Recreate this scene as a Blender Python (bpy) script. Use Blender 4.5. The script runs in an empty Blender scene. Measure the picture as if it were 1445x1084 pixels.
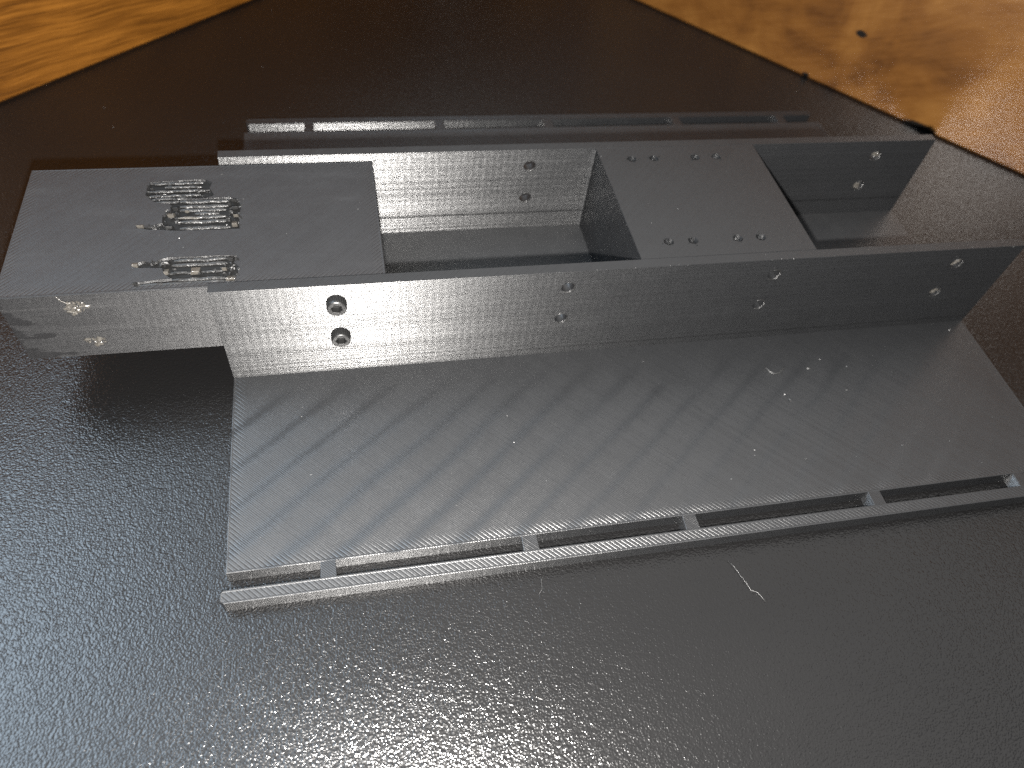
import bpy, bmesh, math, random
from mathutils import Vector, geometry
import mathutils.noise as mn
random.seed(7)
S = 0.01                                   # everything below is measured in centimetres
sc = bpy.context.scene
col = sc.collection

# ---------------------------------------------------------------- camera
cd = bpy.data.cameras.new('camera'); cam = bpy.data.objects.new('camera', cd); col.objects.link(cam)
CAM = Vector((3.1467, -12.1961, 15.6708))
cam.location = CAM * S
cam.rotation_euler = (0.6538, -0.1042, -0.1860)
cd.sensor_width = 36.0; cd.lens = 1054.9 / 1445 * 36
cd.clip_start = 0.005; cd.clip_end = 50
cd.dof.use_dof = True; cd.dof.focus_distance = 16.6 * S; cd.dof.aperture_fstop = 15.5
sc.camera = cam

# ---------------------------------------------------------------- light of the room
w = bpy.data.worlds.new('World'); sc.world = w; w.use_nodes = True
bg = w.node_tree.nodes['Background']
bg.inputs[0].default_value = (0.95, 0.97, 1.0, 1); bg.inputs[1].default_value = 0.29

def aim(o, target):
    o.rotation_euler = (Vector(target) - o.location).to_track_quat('-Z', 'Y').to_euler()

def area(name, loc, target, sx, sy, power, color):
    l = bpy.data.lights.new(name, 'AREA'); l.shape = 'RECTANGLE'; l.size = sx; l.size_y = sy
    l.energy = power; l.color = color
    o = bpy.data.objects.new(name, l); col.objects.link(o); o.location = loc; aim(o, target)
    return o

# window to the left, an unseen soft panel high at the right, the phone's own flash beside its lens
area('window_light', (-1.30, 0.58, 1.62), (0.0, 0.0, 0.05), 1.00, 1.10, 28.0, (0.66, 0.83, 1.0))
area('window_soft_edge', (-1.38, 0.62, 1.74), (0.0, 0.0, 0.05), 2.30, 2.20, 54.0, (0.68, 0.84, 1.0))  # wider lamp added behind the window light to soften its reflected edge
area('soft_panel_right', (1.05, 0.95, 1.35), (0.15, 0.05, 0.0), 2.60, 2.60, 15.0, (1.0, 0.97, 0.93))  # unseen broad panel, added for the grey sheen on level plastic
fl = bpy.data.lights.new('phone_flash', 'POINT'); fl.energy = 22.0; fl.color = (1.0, 0.965, 0.92); fl.shadow_soft_size = 0.0022
fo = bpy.data.objects.new('phone_flash', fl); col.objects.link(fo); fo.location = Vector((3.05, -13.2, 14.9)) * S

sc.view_settings.view_transform = 'Standard'; sc.view_settings.look = 'None'
sc.view_settings.exposure = 0.0; sc.view_settings.gamma = 1.0
sc.render.engine = 'CYCLES'
sc.cycles.use_denoising = False
sc.cycles.sample_clamp_indirect = 6.0
sc.cycles.max_bounces = 8

# ---------------------------------------------------------------- node helper
class NB:
    def __init__(s, name):
        s.m = bpy.data.materials.new(name); s.m.use_nodes = True
        s.t = s.m.node_tree; s.N = s.t.nodes; s.L = s.t.links
        s.p = s.N['Principled BSDF']
    def put(s, sock, v):
        if isinstance(v, bpy.types.NodeSocket): s.L.new(v, sock)
        elif v is not None: sock.default_value = v
    def math(s, op, a, b=None, c=None, clamp=False):
        n = s.N.new('ShaderNodeMath'); n.operation = op; n.use_clamp = clamp
        for i, v in enumerate((a, b, c)): s.put(n.inputs[i], v)
        return n.outputs[0]
    def vm(s, op, a, b=None, scale=None):
        n = s.N.new('ShaderNodeVectorMath'); n.operation = op
        s.put(n.inputs[0], a)
        if b is not None: s.put(n.inputs[1], b)
        if scale is not None: s.put(n.inputs['Scale'], scale)
        return n.outputs[1] if op in ('DOT_PRODUCT', 'LENGTH', 'DISTANCE') else n.outputs[0]
    def comb(s, x, y, z):
        n = s.N.new('ShaderNodeCombineXYZ')
        for i, v in enumerate((x, y, z)): s.put(n.inputs[i], v)
        return n.outputs[0]
    def sep(s, v):
        n = s.N.new('ShaderNodeSeparateXYZ'); s.put(n.inputs[0], v); return n.outputs
    def noise(s, vec, scale, detail=2.0, rough=0.5, dist=0.0, color=False, dim='3D'):
        n = s.N.new('ShaderNodeTexNoise'); n.noise_dimensions = dim
        s.put(n.inputs['Vector'], vec); n.inputs['Scale'].default_value = scale
        n.inputs['Detail'].default_value = detail; n.inputs['Roughness'].default_value = rough
        n.inputs['Distortion'].default_value = dist
        return n.outputs['Color' if color else 'Fac']
    def white(s, val):
        n = s.N.new('ShaderNodeTexWhiteNoise'); n.noise_dimensions = '1D'; s.put(n.inputs['W'], val); return n.outputs['Value']
    def ramp(s, fac, stops):
        n = s.N.new('ShaderNodeValToRGB'); s.put(n.inputs[0], fac)
        e = n.color_ramp.elements
        while len(e) < len(stops): e.new(0.5)
        for k, (p, c) in zip(e, stops):
            k.position = p; k.color = (c, c, c, 1) if not isinstance(c, tuple) else (*c, 1)
        return n.outputs[0]
    def mix(s, f, a, b):
        n = s.N.new('ShaderNodeMix'); n.data_type = 'RGBA'
        s.put(n.inputs[0], f); s.put(n.inputs[6], (*a, 1) if isinstance(a, tuple) else a); s.put(n.inputs[7], (*b, 1) if isinstance(b, tuple) else b)
        return n.outputs[2]
    def smooth(s, v, a, b):
        n = s.N.new('ShaderNodeMapRange'); n.interpolation_type = 'SMOOTHSTEP'
        s.put(n.inputs[0], v); n.inputs[1].default_value = a; n.inputs[2].default_value = b
        return n.outputs[0]
    def cm(s):
        g = s.N.new('ShaderNodeTexCoord')
        return s.vm('SCALE', g.outputs['Object'], scale=100.0)
    def geo(s):
        if not hasattr(s, '_g'): s._g = s.N.new('ShaderNodeNewGeometry')
        return s._g.outputs
    def bump(s, h, dist, normal=None, strength=1.0):
        n = s.N.new('ShaderNodeBump'); s.put(n.inputs['Height'], h); n.inputs['Distance'].default_value = dist
        n.inputs['Strength'].default_value = strength
        if normal is not None: s.put(n.inputs['Normal'], normal)
        return n.outputs[0]

PLA = (0.0050, 0.0052, 0.0056)

def plastic(name, rect=None, ang=-45, wave=0.0, seam=None, base=PLA, rough=0.36, scuff=None, top_amp=0.20, layer_amp=1.12, side_amp=None, spec=0.5, bead='sine', spec_side=None):
    """printed plastic: laid lines on level faces, stacked layers on upright faces, both as real relief of the normal"""
    layer_amp = side_amp or layer_amp
    b = NB(name); P = b.cm(); x, y, z = b.sep(P)
    N = b.geo()['Normal']; nx, ny, nz = b.sep(N)
    top = b.math('GREATER_THAN', b.math('ABSOLUTE', nz), 0.75)
    side = b.math('SUBTRACT', 1.0, top)
    a = math.radians(ang); c, s = math.cos(a), math.sin(a)          # lines run along (c, s)
    u = b.math('ADD', b.math('MULTIPLY', x, -s), b.math('MULTIPLY', y, c))
    v = b.math('ADD', b.math('MULTIPLY', x, c), b.math('MULTIPLY', y, s))
    wob = b.math('MULTIPLY', b.math('SUBTRACT', b.noise(P, 1.3, 3), 0.5), 0.03)
    uw = b.math('ADD', u, wob)
    def saw(val, step):
        return b.math('MULTIPLY', b.math('SUBTRACT', b.math('FRACT', b.math('DIVIDE', val, step)), 0.5), 2.0)
    fine = saw(uw, 0.042)
    lid = b.white(b.math('FLOOR', b.math('DIVIDE', uw, 0.042)))
    amp = b.math('MULTIPLY_ADD', lid, 0.6, 0.7)
    amp = b.math('MULTIPLY', amp, b.math('MULTIPLY_ADD', b.noise(P, 0.9, 3), 1.2, 0.4))
    s_fine = b.math('MULTIPLY', b.math('MULTIPLY', fine, amp), top_amp)
    s_off = b.math('MULTIPLY', b.math('SUBTRACT', lid, 0.5), 0.05)
    s_top = b.math('ADD', s_fine, s_off)
    ex = ey = 0.0
    if rect:
        x0, x1, y0, y1 = rect
        ax = b.math('MINIMUM', b.math('SUBTRACT', x, x0), b.math('SUBTRACT', x1, x))
        ay = b.math('MINIMUM', b.math('SUBTRACT', y, y0), b.math('SUBTRACT', y1, y))
        e = b.math('MINIMUM', ax, ay)
        isy = b.math('LESS_THAN', ay, ax)
        turn = b.math('MULTIPLY', b.math('SUBTRACT', 1.0, b.smooth(e, 0.12, 0.36)), b.math('GREATER_THAN', e, 0.05))
        coarse = b.math('MULTIPLY', saw(uw, 0.084), 0.29)
        s_top = b.math('ADD', s_top, b.math('MULTIPLY', turn, coarse))
        rim = b.math('MULTIPLY', b.math('MULTIPLY', b.math('LESS_THAN', e, 0.05), b.math('SUBTRACT', b.math('DIVIDE', e, 0.05), 0.5)), -0.7)
        sgx = b.math('SIGN', b.math('SUBTRACT', x, (x0 + x1) / 2)); sgy = b.math('SIGN', b.math('SUBTRACT', y, (y0 + y1) / 2))
        ex = b.math('MULTIPLY', b.math('MULTIPLY', rim, sgx), b.math('SUBTRACT', 1.0, isy))
        ey = b.math('MULTIPLY', b.math('MULTIPLY', rim, sgy), isy)
    tv = b.comb(b.math('ADD', b.math('MULTIPLY', s_top, -s), ex), b.math('ADD', b.math('MULTIPLY', s_top, c), ey), 0.0)
    if wave:
        # shallow ridges where the infill below shows through
        wa = math.radians(39); wc, ws = math.cos(wa), math.sin(wa)
        q = b.math('ADD', b.math('MULTIPLY', x, -ws), b.math('MULTIPLY', y, wc))
        q = b.math('ADD', q, b.math('MULTIPLY', b.math('SUBTRACT', b.noise(P, 0.28, 2), 0.5), 0.35))
        ph = b.math('DIVIDE', q, 0.83)
        f = b.math('SUBTRACT', b.math('FRACT', ph), 0.5)
        # narrow valley centred on each period
        g = b.math('MULTIPLY', f, 6.2)
        val = b.math('SUBTRACT', b.math('POWER', 2.718, b.math('MULTIPLY', b.math('MULTIPLY', g, g), -1.0)), 0.27)
        fade = b.math('MULTIPLY', b.smooth(b.noise(P, 0.42, 1), 0.22, 0.50), b.math('SUBTRACT', 1.0, b.smooth(x, 13.0, 21.5)))
        fade = b.math('MULTIPLY', fade, b.math('SUBTRACT', 1.0, b.smooth(y, -1.3, -0.2)))
        sv = b.math('MULTIPLY', b.math('MULTIPLY', val, fade), wave)
        tv = b.vm('ADD', tv, b.comb(b.math('MULTIPLY', sv, -ws), b.math('MULTIPLY', sv, wc), 0.0))
    # upright faces
    zz = b.math('ADD', z, b.math('MULTIPLY', b.noise(P, 0.8, 1), 0.01))
    lay = b.math('SINE', b.math('MULTIPLY', zz, 2 * math.pi / 0.02)) if bead == 'sine' else saw(zz, 0.02)
    lz = b.white(b.math('FLOOR', b.math('DIVIDE', zz, 0.02)))
    lz2 = b.white(b.math('FLOOR', b.math('DIVIDE', zz, 0.10)))
    s_lay = b.math('ADD', b.math('MULTIPLY', lay, layer_amp), b.math('MULTIPLY', b.math('SUBTRACT', b.math('MULTIPLY_ADD', lz2, 0.3, lz), 0.65), 0.30))
    if seam is not None:
        for zs in seam:
            k = b.math('LESS_THAN', b.math('ABSOLUTE', b.math('SUBTRACT', z, zs)), 0.011)
            s_lay = b.math('ADD', b.math('MULTIPLY', s_lay, b.math('SUBTRACT', 1.0, b.math('MULTIPLY', k, 0.6))), b.math('MULTIPLY', k, -1.1))
    rp = b.math('ADD', b.math('MULTIPLY', x, 2 * math.pi / 0.19), b.math('MULTIPLY', b.noise(b.comb(x, 0.0, b.math('MULTIPLY', z, 0.1)), 0.5, 2), 5.0))
    rip = b.math('MULTIPLY', b.math('SINE', rp), b.math('MULTIPLY', b.math('MULTIPLY_ADD', b.noise(P, 0.45, 2), 0.9, 0.1), 0.022))
    rip = b.math('MULTIPLY', rip, b.math('GREATER_THAN', b.math('ABSOLUTE', ny), 0.75))
    sv3 = b.comb(rip, 0.0, s_lay)
    grain = b.vm('SCALE', b.vm('SUBTRACT', b.noise(P, 42.0, 2, color=True), (0.5, 0.5, 0.5)), scale=0.27)
    pert = b.vm('ADD', b.vm('SCALE', tv, scale=top), b.vm('SCALE', sv3, scale=side))
    pert = b.vm('ADD', pert, grain)
    nn = b.vm('NORMALIZE', b.vm('ADD', N, pert))
    b.L.new(nn, b.p.inputs['Normal'])
    colr = b.mix(b.noise(P, 0.7, 4, 0.6), tuple(k * 0.88 for k in base), tuple(k * 1.12 for k in base))
    b.put(b.p.inputs['Specular IOR Level'], b.math('MULTIPLY_ADD', side, (spec_side or spec) - spec, spec))
    r = b.math('MULTIPLY_ADD', b.noise(P, 1.6, 4, 0.65), 0.10, rough - 0.05)
    if scuff:
        # glossy smears where the print rested on its support
        d = b.math('MULTIPLY', b.math('ADD', x, 4.29), 0.30)
        low = b.math('MULTIPLY', b.smooth(b.math('MULTIPLY', z, -1.0), -2.0, -1.3), 0.16)
        n = b.noise(b.vm('MULTIPLY', P, (0.8, 1, 2.6)), 1.3, 4, 0.6)
        k = b.math('MULTIPLY', b.smooth(b.math('ADD', b.math('SUBTRACT', n, d), low), 0.40, 0.46), b.math('LESS_THAN', ny, -0.5))
        b.put(b.p.inputs['Specular IOR Level'], b.math('MULTIPLY_ADD', b.math('MULTIPLY', k, side), -0.24, b.math('MULTIPLY_ADD', side, -0.17, 0.5)))
        r = b.math('ADD', r, b.math('MULTIPLY', k, 0.15))
        st = b.math('MULTIPLY', b.smooth(b.noise(b.vm('MULTIPLY', P, (0.25, 1, 5.0)), 1.0, 4, 0.6), 0.50, 0.75), 0.6)
        r = b.math('ADD', r, b.math('MULTIPLY', st, 0.2))
    b.put(b.p.inputs['Base Color'], colr); b.put(b.p.inputs['Roughness'], r)
    b.p.inputs['IOR'].default_value = 1.5
    return b.m

def simple(name, base, rough=0.4, metal=0.0, bumpscale=None, bumpd=0.00003, spec=0.5):
    b = NB(name); P = b.cm(); b.p.inputs['Specular IOR Level'].default_value = spec
    b.put(b.p.inputs['Base Color'], b.mix(b.noise(P, 6.0, 4), tuple(k * 0.8 for k in base), tuple(min(1, k * 1.2) for k in base)))
    b.put(b.p.inputs['Roughness'], b.math('MULTIPLY_ADD', b.noise(P, 9.0, 3), 0.14, rough - 0.07))
    b.p.inputs['Metallic'].default_value = metal
    if bumpscale: b.put(b.p.inputs['Normal'], b.bump(b.noise(P, bumpscale, 3), bumpd))
    return b.m

# ---------------------------------------------------------------- mesh helpers (cm in, metres out)
def link(name, bm, mat, parent=None, smooth=False):
    bmesh.ops.recalc_face_normals(bm, faces=bm.faces)
    me = bpy.data.meshes.new(name)
    for v in bm.verts: v.co *= S
    bm.to_mesh(me); bm.free()
    if mat: me.materials.append(mat)
    if smooth:
        for p in me.polygons: p.use_smooth = True
    o = bpy.data.objects.new(name, me); col.objects.link(o)
    if parent: o.parent = parent
    return o

def tag(o, label=None, cat=None, group=None, kind=None):
    if label: o['label'] = label
    if cat: o['category'] = cat
    if group: o['group'] = group
    if kind: o['kind'] = kind
    return o

def area2(l): return sum(l[i][0] * l[(i + 1) % len(l)][1] - l[(i + 1) % len(l)][0] * l[i][1] for i in range(len(l)))

def inset(l, d):
    """offset a loop to its left (inside of a CCW outline, outside of a CW hole)"""
    n = len(l); out = []
    for i in range(n):
        p, q, r = Vector(l[i - 1]), Vector(l[i]), Vector(l[(i + 1) % n])
        a = (q - p).normalized(); c = (r - q).normalized()
        na, nc = Vector((-a.y, a.x)), Vector((-c.y, c.x))
        m = na + nc
        m = m / max(0.35, m.length_squared) * 2 if m.length > 1e-6 else na
        out.append(tuple(q + m * d))
    return out

def inside(p, loops):
    k = False
    for l in loops:
        j = len(l) - 1
        for i in range(len(l)):
            if (l[i][1] > p[1]) != (l[j][1] > p[1]) and p[0] < (l[j][0] - l[i][0]) * (p[1] - l[i][1]) / (l[j][1] - l[i][1]) + l[i][0]: k = not k
            j = i
    return k

def solid(outer, holes, w0, w1, bev, axes='xyz', bev0=None, hole_bev=None):
    """a slab with holes: outline in the u,v plane, thickness w0..w1, chamfered rims"""
    bev0 = bev if bev0 is None else bev0
    hb = bev if hole_bev is None else hole_bev
    outer = outer if area2(outer) > 0 else outer[::-1]
    holes = [h if area2(h) < 0 else h[::-1] for h in holes]
    def to3(u, v, w): return {'xyz': (u, v, w), 'xzy': (u, w, v), 'yzx': (w, u, v)}[axes]
    bm = bmesh.new()
    rings = []
    for k, l in enumerate([outer] + holes):
        b0, b1 = (bev0, bev) if k == 0 else (hb, hb)
        seq = []
        for ww, d in ((w0, b0), (w0 + b0, 0), (w1 - b1, 0), (w1, b1)):
            seq.append([bm.verts.new(to3(*p, ww)) for p in inset(l, d)] if d else [bm.verts.new(to3(*p, ww)) for p in l])
        for A, B in zip(seq, seq[1:]):
            n = len(l)
            for i in range(n):
                try: bm.faces.new((A[i], A[(i + 1) % n], B[(i + 1) % n], B[i]))
                except ValueError: pass
        rings.append((seq[0], seq[-1], inset(l, b0) if b0 else l, inset(l, b1) if b1 else l))
    for idx in (0, 1):
        vs, co, ed, loops = [], [], [], []
        for r in rings:
            s0 = len(co); l = r[2 + idx]; loops.append(l); n = len(l)
            co += [Vector(p) for p in l]; vs += r[idx]
            ed += [(s0 + i, s0 + (i + 1) % n) for i in range(n)]
        res = geometry.delaunay_2d_cdt(co, ed, [], 0, 1e-7)
        for f in res[2]:
            c = sum((res[0][i] for i in f), Vector((0, 0))) / len(f)
            if not inside(c, loops): continue
            try: bm.faces.new([vs[res[3][i][0]] for i in f])
            except (ValueError, IndexError): pass
    bmesh.ops.remove_doubles(bm, verts=bm.verts, dist=1e-6)
    return bm

def rect(x0, x1, y0, y1): return [(x0, y0), (x1, y0), (x1, y1), (x0, y1)]
def circ(x, y, r, n=28, ry=None, jag=0): return [(x + r * (1 + jag * random.uniform(-1, 1)) * math.cos(2 * math.pi * i / n), y + (ry or r) * (1 + jag * random.uniform(-1, 1)) * math.sin(2 * math.pi * i / n)) for i in range(n)]
def box(x0, x1, y0, y1, z0, z1, bev=0.012): return solid(rect(x0, x1, y0, y1), [], z0, z1, bev)

def tube(pts, r, n=6, taper=True, flat=1.0):
    bm = bmesh.new(); rings = []
    P = [Vector(p) for p in pts]
    for i, p in enumerate(P):
        t = (P[min(i + 1, len(P) - 1)] - P[max(i - 1, 0)]).normalized()
        a = t.cross(Vector((0, 0, 1))); a = a.normalized() if a.length > 1e-4 else Vector((1, 0, 0))
        c = a.cross(t)
        rr = r * (0.55 if taper and i in (0, len(P) - 1) else 1.0)
        rings.append([bm.verts.new(p + a * rr * math.cos(2 * math.pi * k / n) + c * rr * flat * math.sin(2 * math.pi * k / n)) for k in range(n)])
    for A, B in zip(rings, rings[1:]):
        for k in range(n): bm.faces.new((A[k], A[(k + 1) % n], B[(k + 1) % n], B[k]))
    bm.faces.new(rings[0][::-1]); bm.faces.new(rings[-1])
    return bm

def lump(bm, c, r, q=0.5, sub=1):
    """a ragged crumb added to bm"""
    g = bmesh.ops.create_icosphere(bm, subdivisions=sub, radius=1.0)
    k = random.random() * 50
    for v in g['verts']:
        f = 1 + q * mn.noise(v.co * 1.7 + Vector((k, k, 0)))* 1.6
        v.co = Vector((v.co.x * r[0] * f + c[0], v.co.y * r[1] * f + c[1], v.co.z * r[2] * f + c[2]))

# ---------------------------------------------------------------- dimensions read from the photograph
L, W, WT, ZW, ZF = 21.0, 5.04, 0.288, 3.41, 0.384
YF, YR = -5.17, 10.24                       # edges of the two flanges
SL, RW = 0.356, 0.297                       # slot and rail widths
ZFL = 0.677                                 # floor of the bays
BX = (-4.29, 3.862, WT + 0.012, 4.60, 1.279, 3.293)   # box
KX = (10.037, 14.826)                       # block

# ---------------------------------------------------------------- desk top and wooden boards
def desk_material():
    b = NB('black_laminate'); P = b.cm()
    warp = b.vm('ADD', P, b.vm('SCALE', b.vm('SUBTRACT', b.noise(P, 7.0, 2, color=True), (0.5, 0.5, 0.5)), scale=0.10))
    v = b.N.new('ShaderNodeTexVoronoi'); v.feature = 'SMOOTH_F1'; v.inputs['Scale'].default_value = 22.0
    v.inputs['Smoothness'].default_value = 0.55
    b.put(v.inputs['Vector'], warp)
    h = b.math('SUBTRACT', 0.6, v.outputs['Distance'])
    h = b.math('ADD', h, b.math('MULTIPLY', b.noise(P, 9.0, 2), 0.5))
    n1 = b.bump(h, 0.000090)
    b.put(b.p.inputs['Normal'], n1)
    smear = b.noise(b.vm('MULTIPLY', P, (0.5, 1, 1)), 0.22, 5, 0.6)
    b.put(b.p.inputs['Roughness'], b.math('MULTIPLY_ADD', smear, 0.08, 0.17))
    b.put(b.p.inputs['Base Color'], b.mix(smear, (0.0015, 0.0015, 0.0016), (0.0027, 0.0026, 0.0026)))
    b.p.inputs['IOR'].default_value = 1.5
    return b.m

tag(link('tabletop', box(-75, 70, -70, 45, -2.5, 0, 0.1), desk_material()), kind='structure',
    label='black pebbled laminate desk top under the printed channel')

def wood_material(name, dark, mid, light, knots=(), blotch=0.0, streak=(0.16, 2.2), tilt=0.0, fine=0.4):
    b = NB(name); P = b.cm()
    x, y, z = b.sep(P)
    ct, st = math.cos(tilt), math.sin(tilt)
    along = b.math('ADD', b.math('MULTIPLY', x, ct), b.math('MULTIPLY', z, st))
    across = b.math('SUBTRACT', b.math('MULTIPLY', z, ct), b.math('MULTIPLY', x, st))
    bend = b.math('MULTIPLY', b.math('SUBTRACT', b.noise(P, 0.16, 2), 0.5), 0.9)
    G = b.comb(b.math('MULTIPLY', along, streak[0]), b.math('MULTIPLY', y, 1.0), b.math('MULTIPLY', b.math('ADD', across, bend), streak[1]))
    g1 = b.noise(G, 1.0, 6, 0.62, 0.6)
    g2 = b.noise(b.vm('MULTIPLY', G, (2.2, 1, 6.5)), 1.0, 5, 0.65)
    bl = b.noise(P, 0.33, 4, 0.55, 0.8)
    f = b.math('ADD', b.math('MULTIPLY', g1, 1.0 - blotch), b.math('MULTIPLY', bl, blotch))
    f = b.math('ADD', b.math('MULTIPLY', f, 1.0 - fine), b.math('MULTIPLY', g2, fine))
    c = b.ramp(f, [(0.33, dark), (0.48, mid), (0.64, light)])
    for (kx, kz, rx, rz) in knots:
        wv = b.math('MULTIPLY', b.math('SUBTRACT', b.noise(P, 9.0, 3), 0.5), 0.9)
        dx = b.math('DIVIDE', b.math('SUBTRACT', x, kx), rx); dz = b.math('DIVIDE', b.math('SUBTRACT', z, kz), rz)
        d = b.math('ADD', b.math('ADD', b.math('MULTIPLY', dx, dx), b.math('MULTIPLY', dz, dz)), wv)
        k = b.math('SUBTRACT', 1.0, b.smooth(d, 0.5, 1.3))
        c = b.mix(k, c, (0.002, 0.0014, 0.001))
    b.put(b.p.inputs['Base Color'], c)
    b.put(b.p.inputs['Roughness'], b.math('MULTIPLY_ADD', g2, 0.1, 0.25))
    b.p.inputs['Specular IOR Level'].default_value = 0.30
    fib = b.noise(b.vm('MULTIPLY', P, (1.2, 6, 9)), 2.4, 4, 0.7)
    b.put(b.p.inputs['Normal'], b.bump(b.math('ADD', fib, b.math('MULTIPLY', g1, 0.8)), 0.00004))
    return b.m

def board(name, origin, ang, length, height, thick, mat, label, left):
    bm = solid(rect(0, length, 0, height), [], 0, thick, 0.10, 'xzy')
    o = link(name, bm, mat); o.location = Vector(origin) * S; o.rotation_euler = (0, 0, ang)
    return tag(o, label, 'wooden board', 'wooden boards round the desk corner')

a_r = math.atan2(-0.747, 0.665)
# local x runs from the far corner along each board
wr = wood_material('pale_stained_ply', (0.017, 0.0058, 0.0010), (0.044, 0.0172, 0.0030), (0.068, 0.0300, 0.0064),
                   knots=((20.55, 2.40, 0.24, 0.13), (19.2, 0.10, 0.16, 0.12), (24.2, 0.05, 0.70, 0.20), (29.5, 1.55, 0.25, 0.4)), blotch=0.72, streak=(0.34, 0.9), tilt=0.45, fine=0.20)
wl = wood_material('amber_stained_ply', (0.0075, 0.0025, 0.0003), (0.047, 0.0172, 0.0020), (0.100, 0.0395, 0.0055), blotch=0.22, streak=(0.20, 3.0), tilt=-0.10)
board('wooden_board', (9.5, 28.3, 0), a_r, 46, 13.5, 1.8, wr, 'pale orange wooden board with dark knots standing behind the right end of the channel', False)
# left board: local x runs from its near end to the corner, front face towards the camera
al = math.atan2(0.67, 0.74)
board('wooden_board', (9.5 - 0.741 * 46, 28.3 - 0.671 * 46, 0), al, 46, 13.5, 1.8, wl, 'deep amber streaky wooden board behind the overhanging box at the left', True)

# ---------------------------------------------------------------- the printed channel
ch = bpy.data.objects.new('printed_channel', None); col.objects.link(ch); ch.empty_display_size = 0.02
tag(ch, 'dark grey 3D printed channel with slotted flanges and a screwed-in box on the black desk', 'printed part')

m_plate = plastic('plate_plastic', rect=(0, L, YF, YR), ang=-45, wave=0.21, spec=0.62, side_amp=2.6, bead='saw', spec_side=0.11)
m_wall = plastic('wall_plastic', ang=45, seam=(0.62,), rough=0.35, spec_side=0.33)
m_wallr = plastic('rear_wall_plastic', ang=45, seam=(1.23,), layer_amp=0.78, rough=0.35, spec_side=0.44)
m_block = plastic('block_plastic', rect=(KX[0] - 3, KX[1] + 3, -2, 8), ang=45, spec_side=0.14)
m_box = plastic('box_plastic', rect=(BX[0], BX[1], BX[2], BX[3]), ang=45, scuff=-2.3, base=(0.0050, 0.0050, 0.0054), layer_amp=1.3, rough=0.44)
m_bridge = plastic('bridge_plastic', ang=-45, layer_amp=0.9, rough=0.27, spec=0.6, spec_side=0.95, top_amp=0.34)
m_floor = plastic('floor_plastic', ang=45, spec=1.0, rough=0.42)
m_railf = plastic('front_rail_plastic', rect=(-0.1, L + 0.1, YF - SL - RW, YF - SL), ang=-45, layer_amp=2.6, rough=0.42, bead='saw', spec_side=0.13)
m_railr = plastic('rear_rail_plastic', rect=(-0.1, L + 0.1, YR + 0.46, YR + 0.46 + RW), ang=-45, layer_amp=0.66, rough=0.30, spec_side=0.34)
m_torn = simple('torn_plastic', (0.0055, 0.0055, 0.0055), 0.42, 0.0, 16.0, 0.0002, 0.30)
m_burr = simple('raised_burr_plastic', (0.0042, 0.0042, 0.0042), 0.62, 0.0, 14.0, 0.00003, 0.10)
m_glint = simple('glint_plastic', (0.026, 0.024, 0.021), 0.28, 0.0, 20.0, 0.00012)  # flash glints on torn facets put into a paler base colour
m_pit_shade = simple('pit_shade', (0.0016, 0.0016, 0.0016), 0.6, spec=0.2)  # shade inside pits, sockets and holes put into a darker colour
m_steel = simple('black_oxide_steel', (0.0042, 0.0042, 0.0042), 0.33, 0.0, 60.0, 0.00001, 0.42)
m_hair = simple('pale_lint', (0.009, 0.009, 0.0088), 0.5)
m_dust_glint = simple('dust_glint_grey', (0.012, 0.012, 0.012), 0.45)

link('base_plate', solid(rect(0, L, YF, YR), [], 0.0, ZF, 0.003), m_plate, ch)
link('channel_floor', solid(rect(0.0, L, WT + 0.001, W - WT - 0.001), [], ZF + 0.001, ZFL, 0.01), m_floor, ch)

HX = (8.2, 13.705, 19.165); HZ = (2.885, 1.78)
def wall(y0, y1, mat, xs):
    holes = [circ(hx, hz, 0.158) for hx in xs for hz in HZ]
    return link('side_wall', solid(rect(0, L, ZF + 0.001, ZW), holes, y0, y1, 0.008, 'xzy', hole_bev=0.018), mat, ch)
wf = wall(0, WT, m_wall, HX)
wb = wall(W - WT, W, m_wallr, HX)

def hole_rim(parent, x, z, y, r, mat, tear=False):
    """thin raised lip round a screw hole, with a stray fibre across it"""
    pts = []
    a0 = random.uniform(-2.3, -1.9); a1 = random.uniform(1.9, 2.4)
    for i in range(19):
        t = a0 + (a1 - a0) * i / 18
        pts.append((x + (r + 0.012) * math.cos(t), y + random.uniform(-.003, .003), z + (r + 0.012) * math.sin(t)))
    o = link('hole_rim', tube(pts, 0.013, 6), mat, parent, True)
    if tear:
        bm = bmesh.new()
        for k in range(7):
            t = random.uniform(0, 6.28); rr = random.uniform(0, 0.12)
            lump(bm, (x + rr * math.cos(t), y + 0.05, z + rr * math.sin(t)), (0.035, 0.03, random.uniform(.03, .09)), 0.8)
        link('torn_fibre', bm, m_glint, parent)
for hx in HX:
    for hz in HZ:
        hole_rim(wf, hx, hz, -0.004, 0.158, m_torn, hx > 19)
        hole_rim(wb, hx, hz, W - WT - 0.004, 0.158, m_torn, hx > 19)

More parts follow.
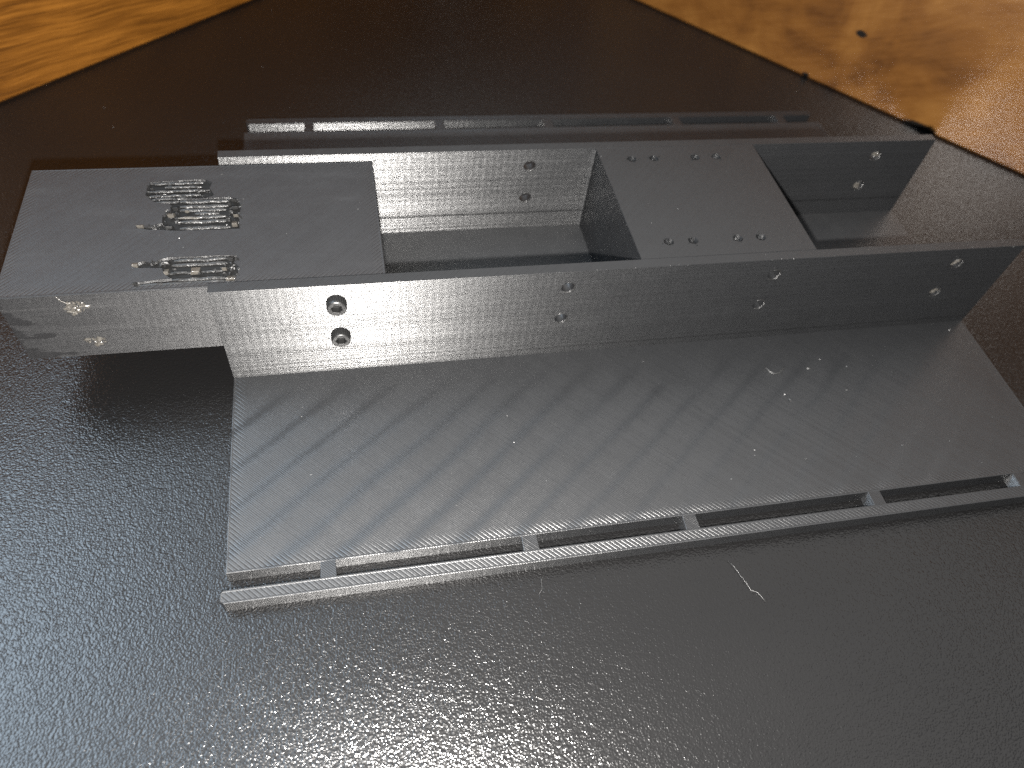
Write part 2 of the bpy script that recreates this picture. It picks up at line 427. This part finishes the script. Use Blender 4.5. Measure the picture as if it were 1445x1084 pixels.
# centre block with its eight small holes
BH = [(x, y) for y in (4.23, 0.86) for x in (10.945, 11.60, 12.835, 13.475)]
cb = link('centre_block', solid(rect(KX[0], KX[1], WT + 0.0005, W - WT - 0.0005), [circ(x, y, 0.125, 22, 0.115, 0.09) for x, y in BH], ZFL + 0.001, ZW - 0.0008, 0.010), m_block, ch)
for x, y in BH:
    bm = bmesh.new()
    n = random.randint(4, 6)
    for k in range(n):
        t = random.uniform(0, 6.28); rr = random.uniform(0.125, 0.20)
        lump(bm, (x + rr * math.cos(t), y + rr * math.sin(t), ZW + 0.006), (random.uniform(.010, .026), random.uniform(.010, .022), random.uniform(.006, .014)), 0.9)
    link('hole_burr', bm, m_burr, cb)
    link('torn_fibre', tube([(x - 0.02 + random.uniform(-.03, .03), y + 0.12, ZW - 0.03), (x + 0.015, y + 0.02, ZW - 0.05), (x + random.uniform(-.02, .04), y - 0.11, ZW - 0.02)], 0.020, 6, flat=0.6), m_pit_shade, cb)  # fibre coloured dark so the hole looks shaded
bm = bmesh.new()
vs = [[bm.verts.new(p + (zz,)) for p in ((KX[0] - 0.075, W - WT - 0.001), (KX[0] - 0.0005, W - WT - 0.001), (KX[0] - 0.0005, W - WT - 0.06))] for zz in (ZFL + .002, ZW - 0.02)]
for i in range(3): bm.faces.new((vs[0][i], vs[0][(i + 1) % 3], vs[1][(i + 1) % 3], vs[1][i]))
bm.faces.new(vs[0][::-1]); bm.faces.new(vs[1])
link('corner_glint_strip', bm, m_wallr, ch)  # chamfer strip added for the bright line up this corner

# slotted rails carried by five short bridges along each flange
BR = ((1.92, 2.245), (6.30, 6.655), (10.175, 10.515), (15.08, 15.42), (19.315, 19.66))
def rail(y0, y1, x0, x1, mat):
    pts = [(x0 + 0.07, y0), (x1 - 0.07, y0), (x1, y0 + 0.06), (x1, y1 - 0.06), (x1 - 0.07, y1), (x0 + 0.07, y1), (x0, y1 - 0.06), (x0, y0 + 0.06)]
    return link('slotted_rail', solid(pts, [], 0.0, ZF, 0.003), mat, ch)
rf = rail(YF - SL - RW, YF - SL, -0.09, L + 0.1, m_railf)
rr_ = rail(YR + 0.46, YR + 0.46 + RW, 0.05, L - 0.1, m_railr)
for par, ya, yb in ((rf, YF - SL - 0.012, YF + 0.012), (rr_, YR - 0.012, YR + 0.46 + 0.012)):
    for x0, x1 in BR:
        j = random.uniform(-.008, .008)
        link('rail_bridge', solid([(x0 + j, ya), (x1 + j, ya), (x1 + j - 0.01, yb), (x0 + j + 0.01, yb)], [], 0.003, ZF - 0.001, 0.004), m_bridge, par)

# ---------------------------------------------------------------- box screwed into the left end
A_ = [(-1.54, 4.00), (-0.28, 4.05), (-0.10, 3.91), (-0.16, 3.71), (-0.06, 3.43), (-0.27, 3.30), (-0.81, 3.33), (0.33, 3.33), (0.52, 3.25), (0.60, 2.98), (0.56, 2.64),
      (0.60, 2.17), (-0.76, 2.19), (-1.05, 2.22), (-1.39, 2.27), (-1.68, 2.34), (-1.69, 2.43), (-1.41, 2.40), (-1.13, 2.47), (-1.16, 2.75), (-0.99, 2.93), (-1.04, 3.16), (-1.42, 3.26), (-1.62, 3.52)]
C_ = [(-1.06, 1.27), (-0.81, 1.31), (0.29, 1.28), (0.55, 1.25), (0.49, 1.03), (0.60, 0.89), (0.58, 0.68), (0.52, 0.44), (-0.1, 0.455), (-0.8, 0.44), (-1.55, 0.44), (-1.59, 0.55), (-0.81, 0.63), (-0.96, 0.77),
      (-1.03, 0.98), (-1.60, 1.02), (-1.70, 1.12), (-1.44, 1.22), (-1.29, 1.14)]
def rag(l, k=0.03):
    out = []
    for i in range(len(l)):
        p, q = Vector(l[i]), Vector(l[(i + 1) % len(l)])
        n = max(1, int((q - p).length / 0.12))
        for s in range(n):
            r = p.lerp(q, s / n); out.append((r.x + random.uniform(-k, k), r.y + random.uniform(-k, k) * 0.5))
    return out
BZ = BX[5]
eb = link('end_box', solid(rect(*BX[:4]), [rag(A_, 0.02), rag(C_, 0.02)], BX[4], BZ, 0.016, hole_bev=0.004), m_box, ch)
for l in (A_, C_):
    xs = [p[0] for p in l]; ys = [p[1] for p in l]
    link('torn_pit', solid([(p[0], p[1]) for p in inset(l if area2(l) > 0 else l[::-1], -0.05)], [], BZ - 0.20, BZ - 0.075, 0.004), m_pit_shade, eb)

def strand(x0, x1, y, r=0.045, lift=0.0, mat=None, dy=0.0):
    n = max(4, int((x1 - x0) / 0.13)); pts = []
    for i in range(n + 1):
        t = i / n
        pts.append((x0 + (x1 - x0) * t, y + dy * t + random.uniform(-.008, .008), BZ - 0.045 + lift + random.uniform(-.012, .012)))
    return link('torn_strand', tube(pts, r, 8, flat=0.9), mat or m_torn, eb)
for x0, x1, y in ((-1.50, -0.31, 3.95), (-1.20, -0.35, 3.80), (-1.55, -0.15, 3.66), (-1.60, -0.35, 3.48), (-1.45, -0.62, 3.36), (-1.44, -0.84, 3.25)):
    strand(x0, x1, y, 0.036, 0.02)
for x0, x1, y in ((-0.82, 0.32, 3.25), (-0.80, 0.31, 3.08), (-0.80, 0.25, 2.94), (-0.45, 0.10, 2.81), (-0.78, 0.26, 2.68), (-0.76, 0.33, 2.52), (-0.75, 0.37, 2.30)):
    strand(x0, x1, y, 0.050)
for x0, x1, y in ((-0.80, 0.32, 1.22), (-0.84, 0.35, 1.07), (-0.80, 0.34, 0.60), (-1.50, 0.38, 0.49)):
    strand(x0, x1, y, 0.048)
strand(-0.98, -0.32, 0.83, 0.035); strand(-0.20, 0.30, 0.83, 0.035); strand(-0.80, -0.25, 2.62, 0.028, 0.04, m_glint, 0.0)

def chunk(x, y, sx, sy, sz, mat, tilt=0.0):
    """a torn flake standing out of the pit"""
    bm = bmesh.new()
    bmesh.ops.create_cube(bm, size=1.0)
    for v in bm.verts:
        p = Vector((v.co.x * sx * random.uniform(.8, 1.2), v.co.y * sy * random.uniform(.8, 1.2), v.co.z * sz * random.uniform(.8, 1.2)))
        v.co = Vector((x + p.x, y + p.y, BZ - 0.01 + p.z + tilt * p.y))
    bmesh.ops.bevel(bm, geom=bm.edges[:], offset=0.008, segments=1, affect='EDGES')
    link('torn_flake', bm, mat, eb)
for a in ((0.44, 3.20, .12, .17, .09), (0.46, 2.95, .14, .13, .1), (0.50, 2.65, .12, .1, .08), (0.47, 2.34, .13, .12, .1), (0.33, 3.08, .08, .08, .09), (0.33, 2.52, .08, .1, .1), (0.38, 2.80, .1, .07, .08),
          (-0.97, 2.74, .15, .12, .1), (-0.88, 2.97, .12, .1, .1), (-0.97, 2.32, .14, .15, .08), (-0.96, 1.14, .16, .22, .1), (-0.92, 0.84, .10, .15, .1), (-0.31, 0.83, .20, .17, .1),
          (0.43, 1.17, .12, .2, .1), (0.45, 0.54, .18, .16, .08), (-1.54, 0.52, .09, .1, .1), (-1.62, 2.39, .14, .08, .1), (-1.60, 1.10, .13, .1, .1), (0.30, 0.84, .1, .1, .1), (-0.62, 2.86, .1, .06, .08)):
    chunk(*a, random.choice((m_glint, m_torn)), random.uniform(-0.9, -0.2))
bm = bmesh.new()
def crumbs(n, xr, yr, r):
    for k in range(n):
        lump(bm, (random.uniform(*xr), random.uniform(*yr), BZ + random.uniform(-.05, .02)), [random.uniform(*r) for _ in range(3)], 0.9)
crumbs(46, (-1.58, -0.12), (3.28, 4.0), (.012, .04)); crumbs(26, (-1.1, -0.75), (2.25, 3.15), (.015, .05)); crumbs(34, (0.30, 0.64), (2.2, 3.3), (.012, .04))
crumbs(16, (-1.66, -1.05), (2.3, 2.42), (.015, .04)); crumbs(20, (-1.66, -0.85), (1.02, 1.2), (.015, .05)); crumbs(26, (-0.9, 0.55), (0.72, 0.92), (.012, .045)); crumbs(20, (0.3, 0.62), (0.5, 1.25), (.015, .045))
tag(link('torn_crumbs', bm, m_torn, eb), kind='stuff')

def plug(x, z, r, n, sx=1.0):
    bm = bmesh.new()
    for k in range(n):
        t = random.uniform(0, 6.28); q = r * math.sqrt(random.random())
        lump(bm, (x + sx * q * math.cos(t), BX[2] - 0.015 - random.random() * 0.05, z + q * math.sin(t)),
             (random.uniform(.02, .06), random.uniform(.02, .05), random.uniform(.015, .05)), 1.0)
    link('torn_plug', bm, m_glint, eb)
plug(-2.79, 2.90, 0.20, 34); plug(-2.76, 1.81, 0.14, 26, 1.6)

# socket cap screws
def cap_screw(x, z, turn):
    R, H = 0.232, 0.245; n = 96
    prof = ((0.0, R * 0.985, 1), (0.012, R, 1), (H * 0.70, R, 1), (H * 0.74, R * 0.985, 0), (H * 0.93, R * 0.955, 0), (H, R * 0.86, 0))
    bm = bmesh.new(); rings = []
    for h, r, kn in prof:
        ring = []
        for i in range(n):
            t = 2 * math.pi * i / n
            q = r * (1 - (0.035 if (kn and i % 4 >= 2) else 0.0))
            ring.append(bm.verts.new((x + q * math.cos(t), -h, z + q * math.sin(t))))
        rings.append(ring)
    hexr = 0.128
    def hexp(t, rr):
        a = (t + turn) % (math.pi / 3) - math.pi / 6
        q = rr * math.cos(math.pi / 6) / math.cos(a)
        return q * math.cos(t), q * math.sin(t)
    for rr in (hexr + 0.012,):
        rings.append([bm.verts.new((x + hexp(2 * math.pi * i / n, rr)[0], -H, z + hexp(2 * math.pi * i / n, rr)[1])) for i in range(n)])
    for A, B in zip(rings, rings[1:]):
        for i in range(n): bm.faces.new((A[i], A[(i + 1) % n], B[(i + 1) % n], B[i]))
    bm.faces.new(rings[0])
    head = link('cap_screw', bm, m_steel, ch)
    bm = bmesh.new(); rings = []
    for h, rr in ((H, hexr + 0.012), (H - 0.012, hexr), (H - 0.15, hexr), (H - 0.17, 0.02)):
        rings.append([bm.verts.new((x + hexp(2 * math.pi * i / n, rr)[0], -h, z + hexp(2 * math.pi * i / n, rr)[1])) for i in range(0, n, 4)])
    k = len(rings[0])
    for A, B in zip(rings, rings[1:]):
        for i in range(k): bm.faces.new((A[i], A[(i + 1) % k], B[(i + 1) % k], B[i]))
    bm.faces.new(rings[-1])
    link('hex_socket', bm, m_pit_shade, head)
cap_screw(2.69, 2.885, 0.3); cap_screw(2.705, 1.775, 0.05)

# ---------------------------------------------------------------- loose bits
tag(link('thread', tube([(11.05, -6.25, .02), (11.14, -6.45, .05), (11.22, -6.66, .02), (11.27, -6.86, .06), (11.33, -7.02, .02), (11.45, -7.10, .05), (11.52, -7.22, .03), (11.57, -7.33, .02)], 0.008, 5), m_hair, None, True),
    'pale kinked thread lying on the black desk in front of the rail', 'thread')
tag(link('plastic_wisp', tube([(14.00, -1.05, ZF + .02), (14.02, -1.18, ZF + .03), (14.08, -1.30, ZF + .02), (14.2, -1.36, ZF + .02), (14.33, -1.34, ZF + .02), (14.46, -1.24, ZF + .04), (14.56, -1.16, ZF + .05)], 0.013, 5), m_hair, None, True),
    'thin curled plastic wisp lying on the front flange', 'wisp')
tag(link('plastic_wisp', tube([(6.75, -5.95, .05), (6.62, -6.1, .03), (6.6, -6.3, .02), (6.5, -6.42, .015)], 0.005, 5), m_hair, None, True),
    'short fine plastic wisp on the desk below the second bridge of the rail', 'wisp')
link('loose_whisker', tube([(-3.10, BX[2] - 0.01, 3.27), (-3.03, BX[2] - 0.03, 3.14), (-2.92, BX[2] - 0.04, 3.06), (-2.86, BX[2] - 0.04, 2.99)], 0.014, 5), m_glint, eb, True)

bm = bmesh.new()
for k in range(45):
    x = random.uniform(0.2, 20.8); y = random.uniform(-5.1, -0.05); r = random.choice((.008, .01, .012, .02))
    lump(bm, (x, y, ZF + r * 0.5), (r * random.uniform(.7, 1.8), r, r * .8), 0.7)
for k in range(14):
    x = random.uniform(-4.1, 3.8); y = random.uniform(0.5, 4.5); r = random.choice((.008, .01, .014))
    lump(bm, (x, y, BZ + r * 0.5), (r * random.uniform(.7, 1.8), r, r * .8), 0.7)
for k in range(16):
    x = random.uniform(KX[0], KX[1]); y = random.uniform(0.1, 4.9); r = random.choice((.008, .01, .016))
    lump(bm, (x, y, ZW + r * 0.5), (r * random.uniform(.7, 1.8), r, r * .8), 0.7)
for k in range(60):
    x = random.uniform(-10, 26); y = random.uniform(-12, 20); r = random.choice((.006, .008, .01, .014))
    if -0.3 < x < 21.2 and -6 < y < 11.2: continue
    lump(bm, (x, y, r * 0.5), (r * random.uniform(.7, 1.8), r, r * .8), 0.7)
for k in range(46):  # crumbs added as dotted highlights along the front wall's top edge
    x = random.uniform(0.1, 20.9); r = random.choice((.006, .008, .011))
    lump(bm, (x, random.uniform(0.0, 0.03), ZW), (r * random.uniform(.8, 2.5), r, r * .8), 0.7)
lump(bm, (15.27, -1.29, ZF + .02), (.05, .035, .03), 0.9); lump(bm, (14.25, -2.25, ZF + .02), (.03, .05, .02), 0.9); lump(bm, (14.18, -2.05, ZF + .01), (.03, .03, .02), 0.9)
tag(link('dust_and_glints', bm, m_dust_glint), 'tiny pale specks of dust and plastic over channel and desk, with added edge glints', 'dust', None, 'stuff')
